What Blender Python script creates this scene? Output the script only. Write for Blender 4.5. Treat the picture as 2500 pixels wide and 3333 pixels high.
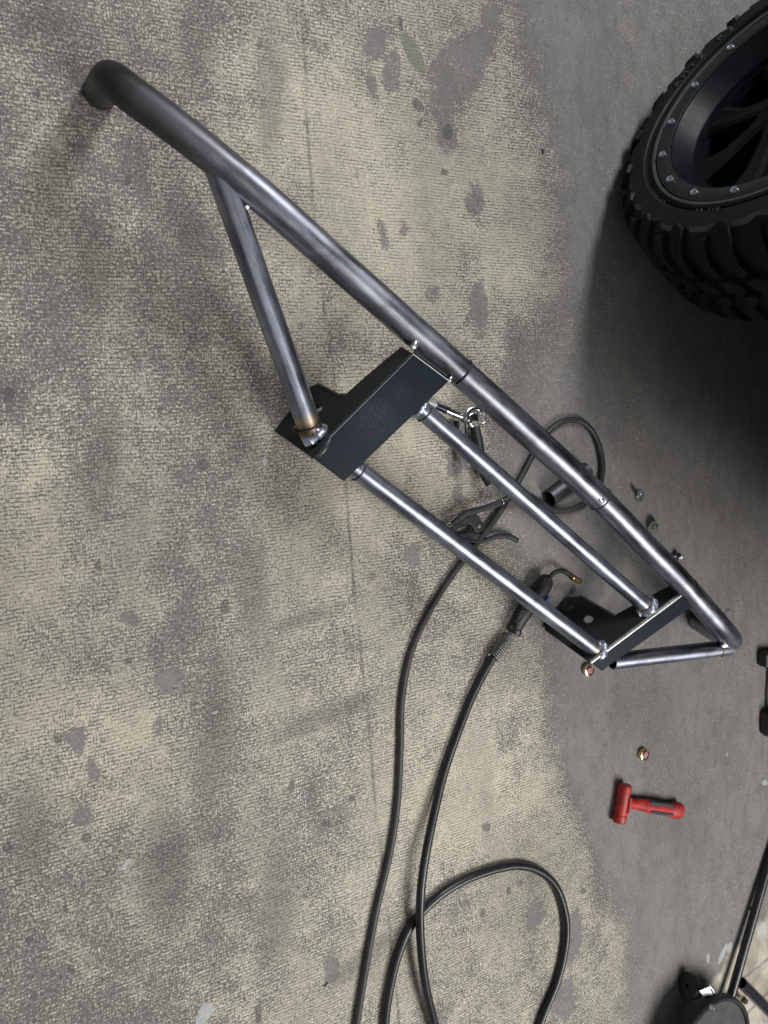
import bpy, bmesh, math, random
import numpy as np
from mathutils import Vector, Matrix, noise as mnoise
from mathutils.geometry import tessellate_polygon
random.seed(7); np.random.seed(7)
S = bpy.context.scene
for o in list(bpy.data.objects): bpy.data.objects.remove(o)

# ---------------- camera: phone held 1.46 m above a garage floor, tilted ----------------
CW, CH, FPX, HC = 2500, 3333, 2510.0, 1.46
R = np.array([[0.87273767, 0.10747954, -0.47621121],
              [-0.0721548, 0.99314918, 0.09191511],
              [0.48282776, -0.04585686, 0.87451387]])
EYE = np.array([0, 0, HC])
cam = bpy.data.cameras.new('camera'); cam.sensor_fit = 'VERTICAL'; cam.sensor_height = 24.0
cam.lens = 24.0 * FPX / CH; cam.clip_start = 0.02; cam.clip_end = 200
camo = bpy.data.objects.new('camera', cam); S.collection.objects.link(camo)
M = Matrix([list(R[0]) + [0], list(R[1]) + [0], list(R[2]) + [HC], [0, 0, 0, 1]])
camo.matrix_world = M; S.camera = camo

# ---------------- light: two shop ceiling lamps, an added left fill and dim bounce of the room ----------------
w = bpy.data.worlds.new('World'); S.world = w; w.use_nodes = True
bg = w.node_tree.nodes['Background']; bg.inputs['Color'].default_value = (0.80, 0.88, 1.0, 1); bg.inputs['Strength'].default_value = 0.12
def area(name, loc, target, sx, sy, power, col):
    l = bpy.data.lights.new(name, 'AREA'); l.shape = 'RECTANGLE'; l.size = sx; l.size_y = sy; l.energy = power; l.color = col
    o = bpy.data.objects.new(name, l); S.collection.objects.link(o); o.location = loc
    o.rotation_euler = (Vector(target) - Vector(loc)).to_track_quat('-Z', 'Y').to_euler(); return o
area('area_lamp', (1.7, 2.4, 2.7), (0.6, 0.0, 0), 0.7, 1.3, 88, (0.96, 0.97, 1.0))
area('area_lamp', (2.0, -2.5, 3.2), (1.2, -0.9, 0), 1.4, 2.2, 138, (1.0, 0.99, 0.97))
area('area_lamp', (-1.1, -1.3, 3.2), (0.1, -0.5, 0), 2.0, 2.6, 12, (1.0, 0.97, 0.93))  # fill lamp added to lift the left side, with no known fixture
S.view_settings.view_transform = 'Standard'; S.view_settings.look = 'None'
S.view_settings.exposure = 0.0; S.view_settings.gamma = 1.0

# ---------------- helpers ----------------
def ray(px, py): return R @ np.array([px - CW / 2, -(py - CH / 2), -FPX])
def at(px, py, h=0.0):
    d = ray(px, py); return EYE + d * ((h - HC) / d[2])
def onplane(px, py, P0, N):
    d = ray(px, py); return EYE + d * (np.dot(P0 - EYE, N) / np.dot(d, N))
def nrm(v): v = np.asarray(v, float); return v / np.linalg.norm(v)
def mesh(name, V, F, mat, parent=None, smooth=False):
    me = bpy.data.meshes.new(name); me.from_pydata([tuple(v) for v in V], [], [tuple(f) for f in F]); me.update()
    if mat: me.materials.append(mat)
    if smooth: me.polygons.foreach_set('use_smooth', [True] * len(me.polygons))
    o = bpy.data.objects.new(name, me); S.collection.objects.link(o)
    if parent: o.parent = parent
    return o
def tag(o, label=None, cat=None, group=None, kind=None):
    if label: o['label'] = label
    if cat: o['category'] = cat
    if group: o['group'] = group
    if kind: o['kind'] = kind
    return o
def thing(name, label, cat, loc=(0, 0, 0), group=None):
    o = bpy.data.objects.new(name, None); S.collection.objects.link(o); o.location = tuple(loc); o.empty_display_size = 0.05
    o['_w'] = 0; del o['_w']; return tag(o, label, cat, group)
def adopt(o, root):
    o.parent = root; o.matrix_parent_inverse = Matrix.Translation(root.location).inverted(); return o
def sharp(o, ang=35):
    for p in o.data.polygons: p.use_smooth = True
    try: o.data.set_sharp_from_angle(angle=math.radians(ang))
    except Exception: pass
    return o
def bevel(o, wdt, seg=2):
    m = o.modifiers.new('bevel', 'BEVEL'); m.width = wdt; m.segments = seg; m.limit_method = 'ANGLE'; m.angle_limit = math.radians(40); return o
def spline(P, n=12):
    P = [np.asarray(p, float) for p in P]; out = []
    Q = [2 * P[0] - P[1]] + P + [2 * P[-1] - P[-2]]
    for i in range(1, len(Q) - 2):
        p0, p1, p2, p3 = Q[i - 1:i + 3]
        # centripetal Catmull-Rom
        t1 = max(1e-6, np.linalg.norm((p1 - p0)[:3]) ** .5); t2 = t1 + max(1e-6, np.linalg.norm((p2 - p1)[:3]) ** .5); t3 = t2 + max(1e-6, np.linalg.norm((p3 - p2)[:3]) ** .5)
        for k in range(n):
            t = t1 + (t2 - t1) * k / n
            A1 = (t1 - t) / t1 * p0 + t / t1 * p1; A2 = (t2 - t) / (t2 - t1) * p1 + (t - t1) / (t2 - t1) * p2; A3 = (t3 - t) / (t3 - t2) * p2 + (t - t2) / (t3 - t2) * p3
            B1 = (t2 - t) / t2 * A1 + t / t2 * A2; B2 = (t3 - t) / (t3 - t1) * A2 + (t - t1) / (t3 - t1) * A3
            out.append((t2 - t) / (t2 - t1) * B1 + (t - t1) / (t2 - t1) * B2)
    out.append(P[-1]); return out
def tube(name, path, rad, mat, parent=None, seg=24, cap=True, heat=None, closed=False, up=(0, 0, 1), squash=1.0):
    P = [np.asarray(p, float)[:3] for p in path]; n = len(P)
    rr = [rad] * n if not hasattr(rad, '__len__') else list(rad)
    T = [nrm(P[min(i + 1, n - 1)] - P[max(i - 1, 0)]) if not closed else nrm(P[(i + 1) % n] - P[i - 1]) for i in range(n)]
    u = np.asarray(up, float)
    if abs(np.dot(u, T[0])) > .95: u = np.array([1., 0, 0])
    V = []; U = []; L = [0]
    for i in range(n):
        u = u - np.dot(u, T[i]) * T[i]; u = nrm(u); s = np.cross(T[i], u)
        if i: L.append(L[-1] + np.linalg.norm(P[i] - P[i - 1]))
        for k in range(seg):
            a = 2 * math.pi * k / seg
            V.append(P[i] + rr[i] * (math.cos(a) * s + squash * math.sin(a) * u))
    F = []; UV = []
    m = n if closed else n - 1
    for i in range(m):
        j = (i + 1) % n
        for k in range(seg):
            k2 = (k + 1) % seg
            F.append((i * seg + k, i * seg + k2, j * seg + k2, j * seg + k))
            r0 = rr[i]; c = 2 * math.pi * r0 / seg; lj = L[j] if j else L[-1] + .01
            UV += [(k * c, L[i]), ((k + 1) * c, L[i]), ((k + 1) * c, lj), (k * c, lj)]
    if cap and not closed:
        F.append(tuple(reversed(range(seg)))); UV += [(0, 0)] * seg
        F.append(tuple((n - 1) * seg + k for k in range(seg))); UV += [(0, 0)] * seg
    o = mesh(name, V, F, mat, parent, True)
    uvl = o.data.uv_layers.new(name='UVMap'); uvl.data.foreach_set('uv', np.array(UV, dtype=np.float32).ravel())
    if heat is not None:
        at_ = o.data.attributes.new('scorch', 'FLOAT', 'POINT'); hv = []
        for i in range(n): hv += [heat(L[i], L[-1])] * seg
        at_.data.foreach_set('value', hv)
    if cap: sharp(o, 50)
    return o
def pipe_open(name, path, ro, ri, mat, parent=None, seg=28, heat=None):
    """hollow tube: outer skin, inner skin and end rings"""
    P = [np.asarray(p, float)[:3] for p in path]
    full = P + P[::-1]; rad = [ro] * len(P) + [ri] * len(P)
    n = len(full); V = []; T0 = [nrm(P[min(i + 1, len(P) - 1)] - P[max(i - 1, 0)]) for i in range(len(P))]; T = T0 + T0[::-1]
    u = np.array([0, 0, 1.]); fr = []
    if abs(np.dot(u, T0[0])) > .95: u = np.array([1., 0, 0])
    for i in range(len(P)):
        u = nrm(u - np.dot(u, T0[i]) * T0[i]); fr.append((u, np.cross(T0[i], u)))
    fr = fr + fr[::-1]; L = [0]
    for i in range(1, n): L.append(L[-1] + np.linalg.norm(full[i] - full[i - 1]))
    for i in range(n):
        for k in range(seg):
            a = 2 * math.pi * k / seg; V.append(full[i] + rad[i] * (math.cos(a) * fr[i][1] + math.sin(a) * fr[i][0]))
    F = []; UV = []
    for i in range(n):
        j = (i + 1) % n
        for k in range(seg):
            k2 = (k + 1) % seg; F.append((i * seg + k, i * seg + k2, j * seg + k2, j * seg + k)); c = 2 * math.pi * ro / seg
            UV += [(k * c, L[i]), ((k + 1) * c, L[i]), ((k + 1) * c, L[j]), (k * c, L[j])]
    o = mesh(name, V, F, mat, parent); uvl = o.data.uv_layers.new(name='UVMap'); uvl.data.foreach_set('uv', np.array(UV, dtype=np.float32).ravel())
    h = o.data.attributes.new('scorch', 'FLOAT', 'POINT'); hv = []
    half = sum(np.linalg.norm(P[i + 1] - P[i]) for i in range(len(P) - 1)); Lp = [0]
    for i in range(1, len(P)): Lp.append(Lp[-1] + np.linalg.norm(P[i] - P[i - 1]))
    for i in range(n):
        l = Lp[i] if i < len(P) else Lp[n - 1 - i]
        hv += [heat(l, half) if heat else 0.0] * seg
    h.data.foreach_set('value', hv)
    return sharp(o, 40)
def prism(name, loops, nvec, t, mat, parent=None, bev=0.0):
    """flat plate: outline (and holes) given as 3D points on one plane, extruded by t along nvec"""
    nvec = nrm(nvec) * t
    flat = [Vector(p) for lp in loops for p in lp]
    tri = tessellate_polygon([[Vector(p) for p in lp] for lp in loops])
    N = len(flat); V = [tuple(v) for v in flat] + [tuple(v + Vector(nvec)) for v in flat]; F = []
    for a, b, c in tri: F.append((a, b, c)); F.append((c + N, b + N, a + N))
    k = 0
    for lp in loops:
        m = len(lp)
        for i in range(m):
            j = (i + 1) % m; F.append((k + i, k + j, k + j + N, k + i + N))
        k += m
    o = mesh(name, V, F, mat, parent)
    bm = bmesh.new(); bm.from_mesh(o.data); bmesh.ops.recalc_face_normals(bm, faces=bm.faces); bmesh.ops.dissolve_limit(bm, angle_limit=0.01, verts=bm.verts, edges=bm.edges); bm.to_mesh(o.data); bm.free()
    if bev: bevel(o, bev, 2)
    return o
def slab_px(name, pts, z0, z1, mat, parent=None, bev=0.0):
    """solid standing on the floor whose top outline was surveyed at height z1"""
    top = [at(x, y, z1) for x, y in pts]
    return prism(name, [[(p[0], p[1], z0) for p in top]], (0, 0, 1), z1 - z0, mat, parent, bev)
def cyl(name, a, b, r0, r1, mat, parent=None, seg=24, bev=0.0):
    a = np.asarray(a, float); b = np.asarray(b, float)
    o = tube(name, [a, b], [r0, r1], mat, parent, seg, True)
    if bev: bevel(o, bev, 2)
    return o
def lathe(name, prof, origin, axis, mat, parent=None, seg=32, closed=False, caps=True):
    """profile of (radius, along-axis) pairs turned round an axis"""
    ax = nrm(axis); u = np.array([1., 0, 0]) if abs(ax[0]) < .8 else np.array([0, 1., 0]); u = nrm(u - np.dot(u, ax) * ax); s = np.cross(ax, u)
    V = [np.asarray(origin, float) + ax * h + r * (math.cos(2 * math.pi * k / seg) * u + math.sin(2 * math.pi * k / seg) * s) for r, h in prof for k in range(seg)]
    F = []; n = len(prof)
    for i in range(n if closed else n - 1):
        j = (i + 1) % n
        for k in range(seg): k2 = (k + 1) % seg; F.append((i * seg + k, i * seg + k2, j * seg + k2, j * seg + k))
    if caps and not closed:
        if prof[0][0] > 1e-6: F.append(tuple(reversed(range(seg))))
        if prof[-1][0] > 1e-6: F.append(tuple((n - 1) * seg + k for k in range(seg)))
    o = mesh(name, V, F, mat, parent); bm = bmesh.new(); bm.from_mesh(o.data); bmesh.ops.remove_doubles(bm, verts=bm.verts, dist=1e-6); bmesh.ops.recalc_face_normals(bm, faces=bm.faces); bm.to_mesh(o.data); bm.free()
    return sharp(o, 32)
def textmesh(s, size, depth):
    c = bpy.data.curves.new('t', 'FONT'); c.body = s; c.size = size; c.extrude = depth; c.align_x = 'CENTER'; c.align_y = 'CENTER'; c.resolution_u = 3
    o = bpy.data.objects.new('t', c); S.collection.objects.link(o); dg = bpy.context.evaluated_depsgraph_get()
    me = bpy.data.meshes.new_from_object(o.evaluated_get(dg)); V = [np.array(v.co) for v in me.vertices]; F = [tuple(p.vertices) for p in me.polygons]
    bpy.data.objects.remove(o); bpy.data.curves.remove(c); bpy.data.meshes.remove(me); return V, F

# ---------------- materials ----------------
class NT:
    def __init__(s, name):
        s.m = bpy.data.materials.new(name); s.m.use_nodes = True; s.t = s.m.node_tree; s.n = s.t.nodes; s.b = s.n['Principled BSDF']
    def new(s, typ, **kw):
        nd = s.n.new(typ)
        for k, v in kw.items():
            if hasattr(nd, k): setattr(nd, k, v)
        return nd
    def link(s, a, b): s.t.links.new(a, b)
    def val(s, inp, v):
        if isinstance(v, (int, float)): inp.default_value = v
        elif isinstance(v, (tuple, list)): inp.default_value = tuple(v) if len(v) != 3 or inp.type == 'VECTOR' else tuple(v) + (1,)
        else: s.link(v, inp)
    def math(s, op, a, b=0.0, c=0.0, clamp=False):
        nd = s.n.new('ShaderNodeMath'); nd.operation = op; nd.use_clamp = clamp
        s.val(nd.inputs[0], a); s.val(nd.inputs[1], b); s.val(nd.inputs[2], c); return nd.outputs[0]
    def noise(s, vec, scale, detail=4, rough=.55, dist=0.0, out='Fac'):
        nd = s.n.new('ShaderNodeTexNoise'); nd.inputs['Scale'].default_value = scale; nd.inputs['Detail'].default_value = detail; nd.inputs['Roughness'].default_value = rough; nd.inputs['Distortion'].default_value = dist
        if vec is not None: s.link(vec, nd.inputs['Vector'])
        return nd.outputs[out]
    def ramp(s, v, a, b, lo=0.0, hi=1.0):
        nd = s.n.new('ShaderNodeMapRange'); s.val(nd.inputs['Value'], v); s.val(nd.inputs['From Min'], a); s.val(nd.inputs['From Max'], b); s.val(nd.inputs['To Min'], lo); s.val(nd.inputs['To Max'], hi); return nd.outputs['Result']
    def mix(s, f, a, b, typ='MIX'):
        nd = s.n.new('ShaderNodeMix'); nd.data_type = 'RGBA'; nd.blend_type = typ; s.val(nd.inputs[0], f); s.val(nd.inputs[6], a); s.val(nd.inputs[7], b); return nd.outputs[2]
    def vmap(s, vec, scale=(1, 1, 1), loc=(0, 0, 0), rot=(0, 0, 0)):
        nd = s.n.new('ShaderNodeMapping'); s.link(vec, nd.inputs['Vector']); nd.inputs['Scale'].default_value = scale; nd.inputs['Location'].default_value = loc; nd.inputs['Rotation'].default_value = rot; return nd.outputs[0]
    def attr(s, name):
        nd = s.n.new('ShaderNodeAttribute'); nd.attribute_name = name; return nd.outputs['Fac']
    def bump(s, h, strength, dist):
        nd = s.n.new('ShaderNodeBump'); nd.inputs['Strength'].default_value = strength; nd.inputs['Distance'].default_value = dist; s.link(h, nd.inputs['Height']); s.link(nd.outputs[0], s.b.inputs['Normal']); return nd
def simple(name, col, rough=.5, metal=0.0, var=.25, scale=60, bump=.0, spec=None, coat=0.0):
    t = NT(name); tc = t.new('ShaderNodeTexCoord').outputs['Object']
    n1 = t.noise(tc, scale, 5, .6); n2 = t.noise(tc, scale * .15, 3, .6)
    f = t.math('ADD', t.math('MULTIPLY', n1, .6), t.math('MULTIPLY', n2, .4))
    c2 = tuple(min(1, c * (1 + var)) for c in col); c1 = tuple(c * (1 - var) for c in col)
    t.link(t.mix(t.ramp(f, .35, .65), c1, c2), t.b.inputs['Base Color'])
    t.link(t.ramp(f, .3, .7, max(.05, rough - .08), min(1, rough + .08)), t.b.inputs['Roughness'])
    t.b.inputs['Metallic'].default_value = metal
    if spec is not None: t.b.inputs['Specular IOR Level'].default_value = spec
    if coat: t.b.inputs['Coat Weight'].default_value = coat
    if bump: t.bump(n1, bump, .001)
    return t.m
def steel(name, dark, light, r0, r1, metal=1.0, heat=True, scalemix=.5):
    t = NT(name); uv = t.new('ShaderNodeTexCoord').outputs['UV']; ob = t.new('ShaderNodeTexCoord').outputs['Object']
    st = t.noise(t.vmap(uv, (420, 7, 1)), 1, 4, .65); st2 = t.noise(t.vmap(uv, (90, 1.6, 1), (3, 1, 0)), 1, 3, .6)
    blot = t.noise(ob, 16, 5, .62, .4); cloud = t.noise(t.vmap(uv, (30, 9, 1), (7, 4, 0)), 1, 5, .6)
    spots = t.ramp(t.noise(ob, 210, 3, .6), .66, .72)
    f = t.math('ADD', t.math('MULTIPLY', st, .45), t.math('MULTIPLY', st2, .55))
    f = t.math('ADD', t.math('MULTIPLY', f, 1 - scalemix), t.math('MULTIPLY', cloud, scalemix))
    col = t.mix(t.ramp(f, .36, .64), dark, light)
    col = t.mix(t.math('MULTIPLY', t.ramp(blot, .52, .68), .45), col, tuple(c * .55 for c in dark))
    col = t.mix(t.math('MULTIPLY', spots, .5), col, (.04, .035, .03))
    if heat:
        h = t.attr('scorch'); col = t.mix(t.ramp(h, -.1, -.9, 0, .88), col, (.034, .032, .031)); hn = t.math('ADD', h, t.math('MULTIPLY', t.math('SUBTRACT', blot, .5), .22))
        col = t.mix(t.ramp(hn, .18, .42, 0, .85), col, (.46, .36, .24))
        col = t.mix(t.ramp(hn, .5, .66, 0, .8), col, (.13, .075, .05))
        col = t.mix(t.ramp(hn, .72, .9, 0, .8), col, (.10, .13, .22))
    t.link(col, t.b.inputs['Base Color']); t.b.inputs['Metallic'].default_value = metal
    rg_ = t.ramp(t.math('ADD', t.math('MULTIPLY', cloud, .6), t.math('MULTIPLY', st, .4)), .35, .65, r0, r1)
    if heat:
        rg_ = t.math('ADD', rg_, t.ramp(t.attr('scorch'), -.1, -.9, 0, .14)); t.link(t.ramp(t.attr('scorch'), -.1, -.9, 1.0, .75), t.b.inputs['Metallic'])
    t.link(rg_, t.b.inputs['Roughness'])
    t.bump(t.math('ADD', st, t.math('MULTIPLY', spots, .6)), .12, .0004)
    return t.m
M_TUBE = steel('bare_steel', (.11, .113, .138), (.45, .47, .56), .33, .47)
M_HOOP = steel('mill_steel', (.085, .083, .095), (.40, .41, .47), .33, .50, scalemix=.6)
M_OFF = steel('dark_offcut_steel', (.07, .07, .075), (.17, .17, .18), .4, .6, metal=.8)
M_PLATE = steel('hot_rolled_plate', (.006, .008, .009), (.013, .016, .018), .45, .62, metal=.1, heat=False)
def plate_mat():
    t = NT('blue_black_plate'); ob = t.new('ShaderNodeTexCoord').outputs['Object']
    n = t.noise(ob, 28, 6, .65); sm = t.noise(ob, 9, 2, .5); wr = t.noise(t.vmap(ob, (1, 1, 1), (4, 2, 1)), 150, 5, .7, 2.5)
    def near(P, r):
        vd = t.new('ShaderNodeVectorMath'); vd.operation = 'DISTANCE'; t.link(ob, vd.inputs[0]); vd.inputs[1].default_value = tuple(P)
        return t.ramp(t.math('ADD', vd.outputs['Value'], t.math('MULTIPLY', sm, .03)), r + .015, .012, 0, 1)
    pm = t.math('MAXIMUM', near(at(1215, 1355, .18), .062), t.math('MULTIPLY', near(at(1300, 1280, .2), .035), .6))
    prints = t.math('MULTIPLY', pm, t.ramp(wr, .44, .60))
    col = t.mix(t.ramp(n, .35, .65), (.004, .008, .014), (.007, .013, .022)); col = t.mix(t.math('MULTIPLY', prints, .7), col, (.055, .068, .10))
    t.link(col, t.b.inputs['Base Color']); t.b.inputs['Metallic'].default_value = .05; t.b.inputs['Specular IOR Level'].default_value = .10
    t.link(t.ramp(n, .3, .7, .30, .46), t.b.inputs['Roughness']); t.bump(n, .1, .0006); return t.m
M_FACE = plate_mat()
M_EDGE = simple('cut_steel_edge', (.42, .41, .40), .38, 1.0, .3, 120)
M_BEND = simple('dull_bend', (.045, .047, .050), .40, .5, .3, 120)
M_CUT = simple('torch_cut_edge', (.10, .096, .092), .6, 0, .3, 150)
M_WELD = simple('weld_bead', (.55, .60, .70), .46, 1.0, .45, 260, .5)
M_TACK = simple('tack_weld', (.82, .84, .88), .3, 1.0, .2, 300, .3)
M_BURN = simple('burnt_seam', (.012, .011, .014), .6, .1, .3, 200)
M_INK = simple('marker_ink', (.012, .010, .018), .5, 0, .3, 400)
M_CABLE = simple('rubber_cable', (.030, .030, .030), .50, 0, .35, 45, .25, .5)
M_CABLE2 = simple('torch_cable_rubber', (.014, .0145, .016), .34, 0, .3, 45, .2, .5)
M_BLACK = simple('black_plastic', (.016, .017, .020), .45, 0, .25, 120, .15)
M_BLUE = simple('blue_plastic', (.012, .065, .28), .35)
M_BRASS = simple('dirty_brass', (.52, .36, .15), .34, 1.0, .35, 180, .2)
M_CHROME = simple('chrome', (.72, .73, .74), .22, 1.0, .08, 90)
M_SATIN = simple('satin_alloy', (.40, .40, .39), .42, .9, .2, 150)
M_NAVY = simple('dark_blue_collar', (.014, .012, .045), .3)
M_WHITE = simple('white_plastic', (.62, .63, .64), .4, 0, .1)
M_RED = simple('red_polyurethane', (.44, .026, .020), .50, 0, .45, 45, .2)
M_REDD = simple('red_grip_label', (.38, .015, .012), .5, 0, .2)
M_GRIP = simple('charcoal_rubber', (.030, .031, .040), .6, 0, .25, 140, .2)
M_ZINC = simple('zinc_plated', (.55, .60, .66), .26, 1.0, .25, 220)
M_ZINCY = simple('yellow_zinc', (.52, .50, .36), .34, 1.0, .3, 220)
M_GOLD = simple('gold_ring', (.62, .52, .26), .25, 1.0, .3, 150)
M_PINK = simple('pink_print', (.72, .42, .48), .4, 0, .1)
M_CAPRED = simple('dark_red_lens', (.16, .028, .032), .22, 0, .3, 120, 0, .6, .5)
M_RUBBER = simple('tyre_rubber', (.009, .009, .010), .6, 0, .35, 70, .25, .25)
M_WORN = simple('scuffed_rubber', (.060, .066, .070), .45, 0, .3, 110, .2)
M_RING = simple('satin_black_ring', (.012, .012, .013), .42, 0, .2, 90, .05)
M_LIP = simple('satin_black_lip', (.004, .005, .007), .42, .0, .25, 30, 0, .15)
M_SPOKE = simple('dusty_black_spoke', (.007, .0065, .006), .55, 0, .5, 25, 0, .25)
M_DARK = simple('dark_paint', (.01, .01, .011), .4)
M_CLAMP = simple('worn_black_steel', (.055, .056, .058), .42, .6, .4, 90, .15)
M_PLATEG = simple('grey_plate', (.085, .086, .09), .36, .3, .15, 30)

# ---------------- floor ----------------
def build_floor():
    xs = np.concatenate([np.linspace(-14, -.9, 14), np.arange(-.75, 2.62, .006), np.linspace(2.75, 16, 14)])
    ys = np.concatenate([np.linspace(-14, -2.4, 13), np.arange(-2.25, 1.62, .006), np.linspace(1.75, 14, 13)])
    X, Y = np.meshgrid(xs, ys); nx, ny = len(xs), len(ys)
    V = np.stack([X, Y, np.zeros_like(X)], -1).reshape(-1, 3)
    D = (V - EYE) @ R                       # to camera axes
    dz = -D[:, 2]; dz = np.where(dz < .05, .05, dz)
    px = CW / 2 + FPX * D[:, 0] / dz; py = CH / 2 - FPX * D[:, 1] / dz
    # where the old adhesive ends (surveyed line), wobbling
    bx = np.interp(py, [0, 300, 500, 900, 1050, 1200, 1400, 1700, 1950, 2150, 2350, 2550, 2637, 2700, 2863, 3014, 3333], [1690, 1760, 1800, 1800, 1800, 1720, 1640, 1600, 1700, 1770, 1790, 1850, 1884, 1910, 1965, 2034, 2045])
    soft = np.interp(py, [0, 1000, 1500, 1900, 2100, 2500, 3333], [150, 170, 260, 200, 90, 60, 50])
    adh = 1 - 1 / (1 + np.exp(-(px - bx) / (soft * .35)))
    base = np.interp(px, [-400, 0, 600, 1200, 1600], [.46, .47, .49, .74, .66])
    adh *= base
    def el(cx, cy, rx, ry, a=0, hard=1.1):
        a = math.radians(a); dx = px - cx; dy = py - cy
        u = (dx * math.cos(a) + dy * math.sin(a)) / rx; v = (-dx * math.sin(a) + dy * math.cos(a)) / ry
        return np.clip((1 - np.sqrt(u * u + v * v)) * hard + .5, 0, 1)
    bare = np.zeros_like(px); dark = bare.copy(); green = bare.copy(); white = bare.copy(); cream = bare.copy(); rich = bare.copy()
    for e in [(1225, 140, 38, 46, 0), (1272, 235, 30, 70, 0), (1214, 285, 17, 42, -20), (1485, 225, 78, 90, 0), (1440, 335, 50, 70, 0), (1455, 440, 32, 62, 0), (1560, 150, 50, 70, 20), (1600, 60, 30, 50, 0),
              (1248, 765, 14, 48, -14), (1312, 745, 14, 30, 0), (1546, 650, 30, 55, 0), (1560, 1000, 26, 80, 0), (1405, 955, 22, 26, 0), (545, 2215, 42, 38, 20), (425, 2018, 36, 20, 10), (250, 2405, 30, 44, -15), (300, 2500, 18, 46, -12), (512, 2365, 15, 34, 15), (268, 2655, 30, 34, 0),
              (1490, 1608, 18, 30, 0), (1345, 1800, 22, 34, 0), (1080, 3150, 22, 40, 0), (1740, 2980, 26, 50, 10), (1480, 1500, 26, 60, 0), (1860, 3050, 30, 90, 10), (1830, 3250, 40, 70, 0)]:
        bare = np.maximum(bare, el(*e))
    for e in [(120, 308, 14, 12, 30), (28, 1285, 18, 28, 0), (661, 1512, 20, 20, 0), (744, 1546, 14, 13, 0), (415, 586, 14, 14, 0), (190, 2403, 17, 17, 0), (282, 2727, 16, 17, 0), (27, 2760, 18, 18, 0), (216, 2955, 9, 9, 0), (228, 3156, 14, 12, 0), (948, 2560, 12, 22, 10),
              (1147, 2597, 11, 11, 0), (1583, 2693, 15, 15, 0), (1572, 2972, 10, 16, 10), (1303, 76, 9, 26, -8), (1362, 343, 15, 26, -35), (1367, 405, 7, 13, -20), (732, 1975, 16, 26, 0), (1025, 1290, 10, 10, 0), (520, 1330, 12, 12, 0), (1446, 560, 12, 12, 0), (60, 2870, 12, 12, 0), (1458, 430, 16, 28, 0), (1015, 1478, 14, 14, 0), (1310, 1340, 14, 12, 0),
              (1695, 2870, 8, 8, 0), (1655, 2900, 9, 12, 0), (1060, 2680, 16, 10, 0), (1060, 760, 9, 9, 0), (845, 150, 10, 12, 0), (420, 2150, 10, 10, 0), (100, 3060, 14, 12, 0), (640, 3230, 9, 9, 0), (840, 3300, 10, 34, 0), (320, 1840, 11, 14, 0), (1900, 2900, 10, 10, 0)]:
        dark = np.maximum(dark, el(*e, hard=3))
    green = el(1345, 172, 22, 80, -28)
    smudge_shade = np.zeros_like(px)  # soft dark smudges, with the loop cable's shadow painted in as a diagonal band
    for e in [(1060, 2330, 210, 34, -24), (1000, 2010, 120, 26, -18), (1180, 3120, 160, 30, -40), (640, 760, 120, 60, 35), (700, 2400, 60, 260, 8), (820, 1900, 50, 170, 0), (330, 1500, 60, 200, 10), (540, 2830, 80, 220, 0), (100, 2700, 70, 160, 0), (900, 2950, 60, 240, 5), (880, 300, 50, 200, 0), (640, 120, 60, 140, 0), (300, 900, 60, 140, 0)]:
        smudge_shade = np.maximum(smudge_shade, el(*e, hard=.9))
    for e in [(672, 3290, 30, 22, -50), (655, 3320, 16, 30, 20), (2353, 3105, 7, 36, 22), (2376, 3085, 9, 18, 10), (2480, 3025, 13, 24, 20), (2490, 2549, 9, 9, 0), (410, 2815, 8, 26, 40), (700, 2320, 6, 5, 0), (162, 1238, 6, 8, 0), (860, 1500, 7, 16, 0), (2365, 2455, 3, 6, 0), (2305, 3120, 5, 16, 0)]:
        white = np.maximum(white, el(*e, hard=3))
    cl = (px - 2290) * .75 + (py - 3200) * .66
    cream = np.clip(cl / 60 + .4, 0, 1) * (px > 2100)
    for e in [(1060, 470, 300, 300, 0), (1200, 760, 330, 260, 0), (1500, 620, 280, 200, 0), (1650, 820, 150, 150, 0), (250, 2450, 330, 260, 0), (60, 1800, 200, 300, 0), (1500, 2600, 260, 200, 0), (60, 1500, 160, 160, 0), (1300, 1500, 200, 260, 0)]:
        rich = np.maximum(rich, el(*e, hard=1.0) * .8)
    sx = np.interp(py, [0, 400, 890, 1055, 1386, 1853, 2260, 2592, 3333], [985, 1000, 1040, 1062, 1115, 1145, 1190, 1220, 1300])
    seam = np.clip(1 - np.abs(px - sx) / 5, 0, 1)
    sc2 = (px - 2420) * .52 - (3170 - py) * -.0 ; d2 = np.abs((px - 2345) * -.62 - (py - 3245) * .78) ; crack = np.clip(1 - d2 / 5, 0, 1) * (px > 2330) * (py > 2900)
    d3 = np.abs((px - 2440) * -.70 - (py - 3290) * .71); crack = np.maximum(crack, np.clip(1 - d3 / 6, 0, 1) * (px > 2400))
    idx = np.arange(nx * ny).reshape(ny, nx)
    F = np.stack([idx[:-1, :-1], idx[:-1, 1:], idx[1:, 1:], idx[1:, :-1]], -1).reshape(-1, 4)
    me = bpy.data.meshes.new('floor'); me.vertices.add(len(V)); me.vertices.foreach_set('co', V.astype(np.float32).ravel())
    me.loops.add(F.size); me.loops.foreach_set('vertex_index', F.astype(np.int32).ravel()); me.polygons.add(len(F)); me.polygons.foreach_set('loop_start', np.arange(0, F.size, 4, dtype=np.int32)); me.update(calc_edges=True)
    for nm, a in (('adh', adh), ('bare', bare), ('dark', dark), ('green', green), ('white', white), ('cream', cream), ('rich', rich), ('seam', np.maximum(seam, 0)), ('crack', crack), ('grime_shade', smudge_shade)):
        at_ = me.attributes.new(nm, 'FLOAT', 'POINT'); at_.data.foreach_set('value', a.astype(np.float32))
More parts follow.
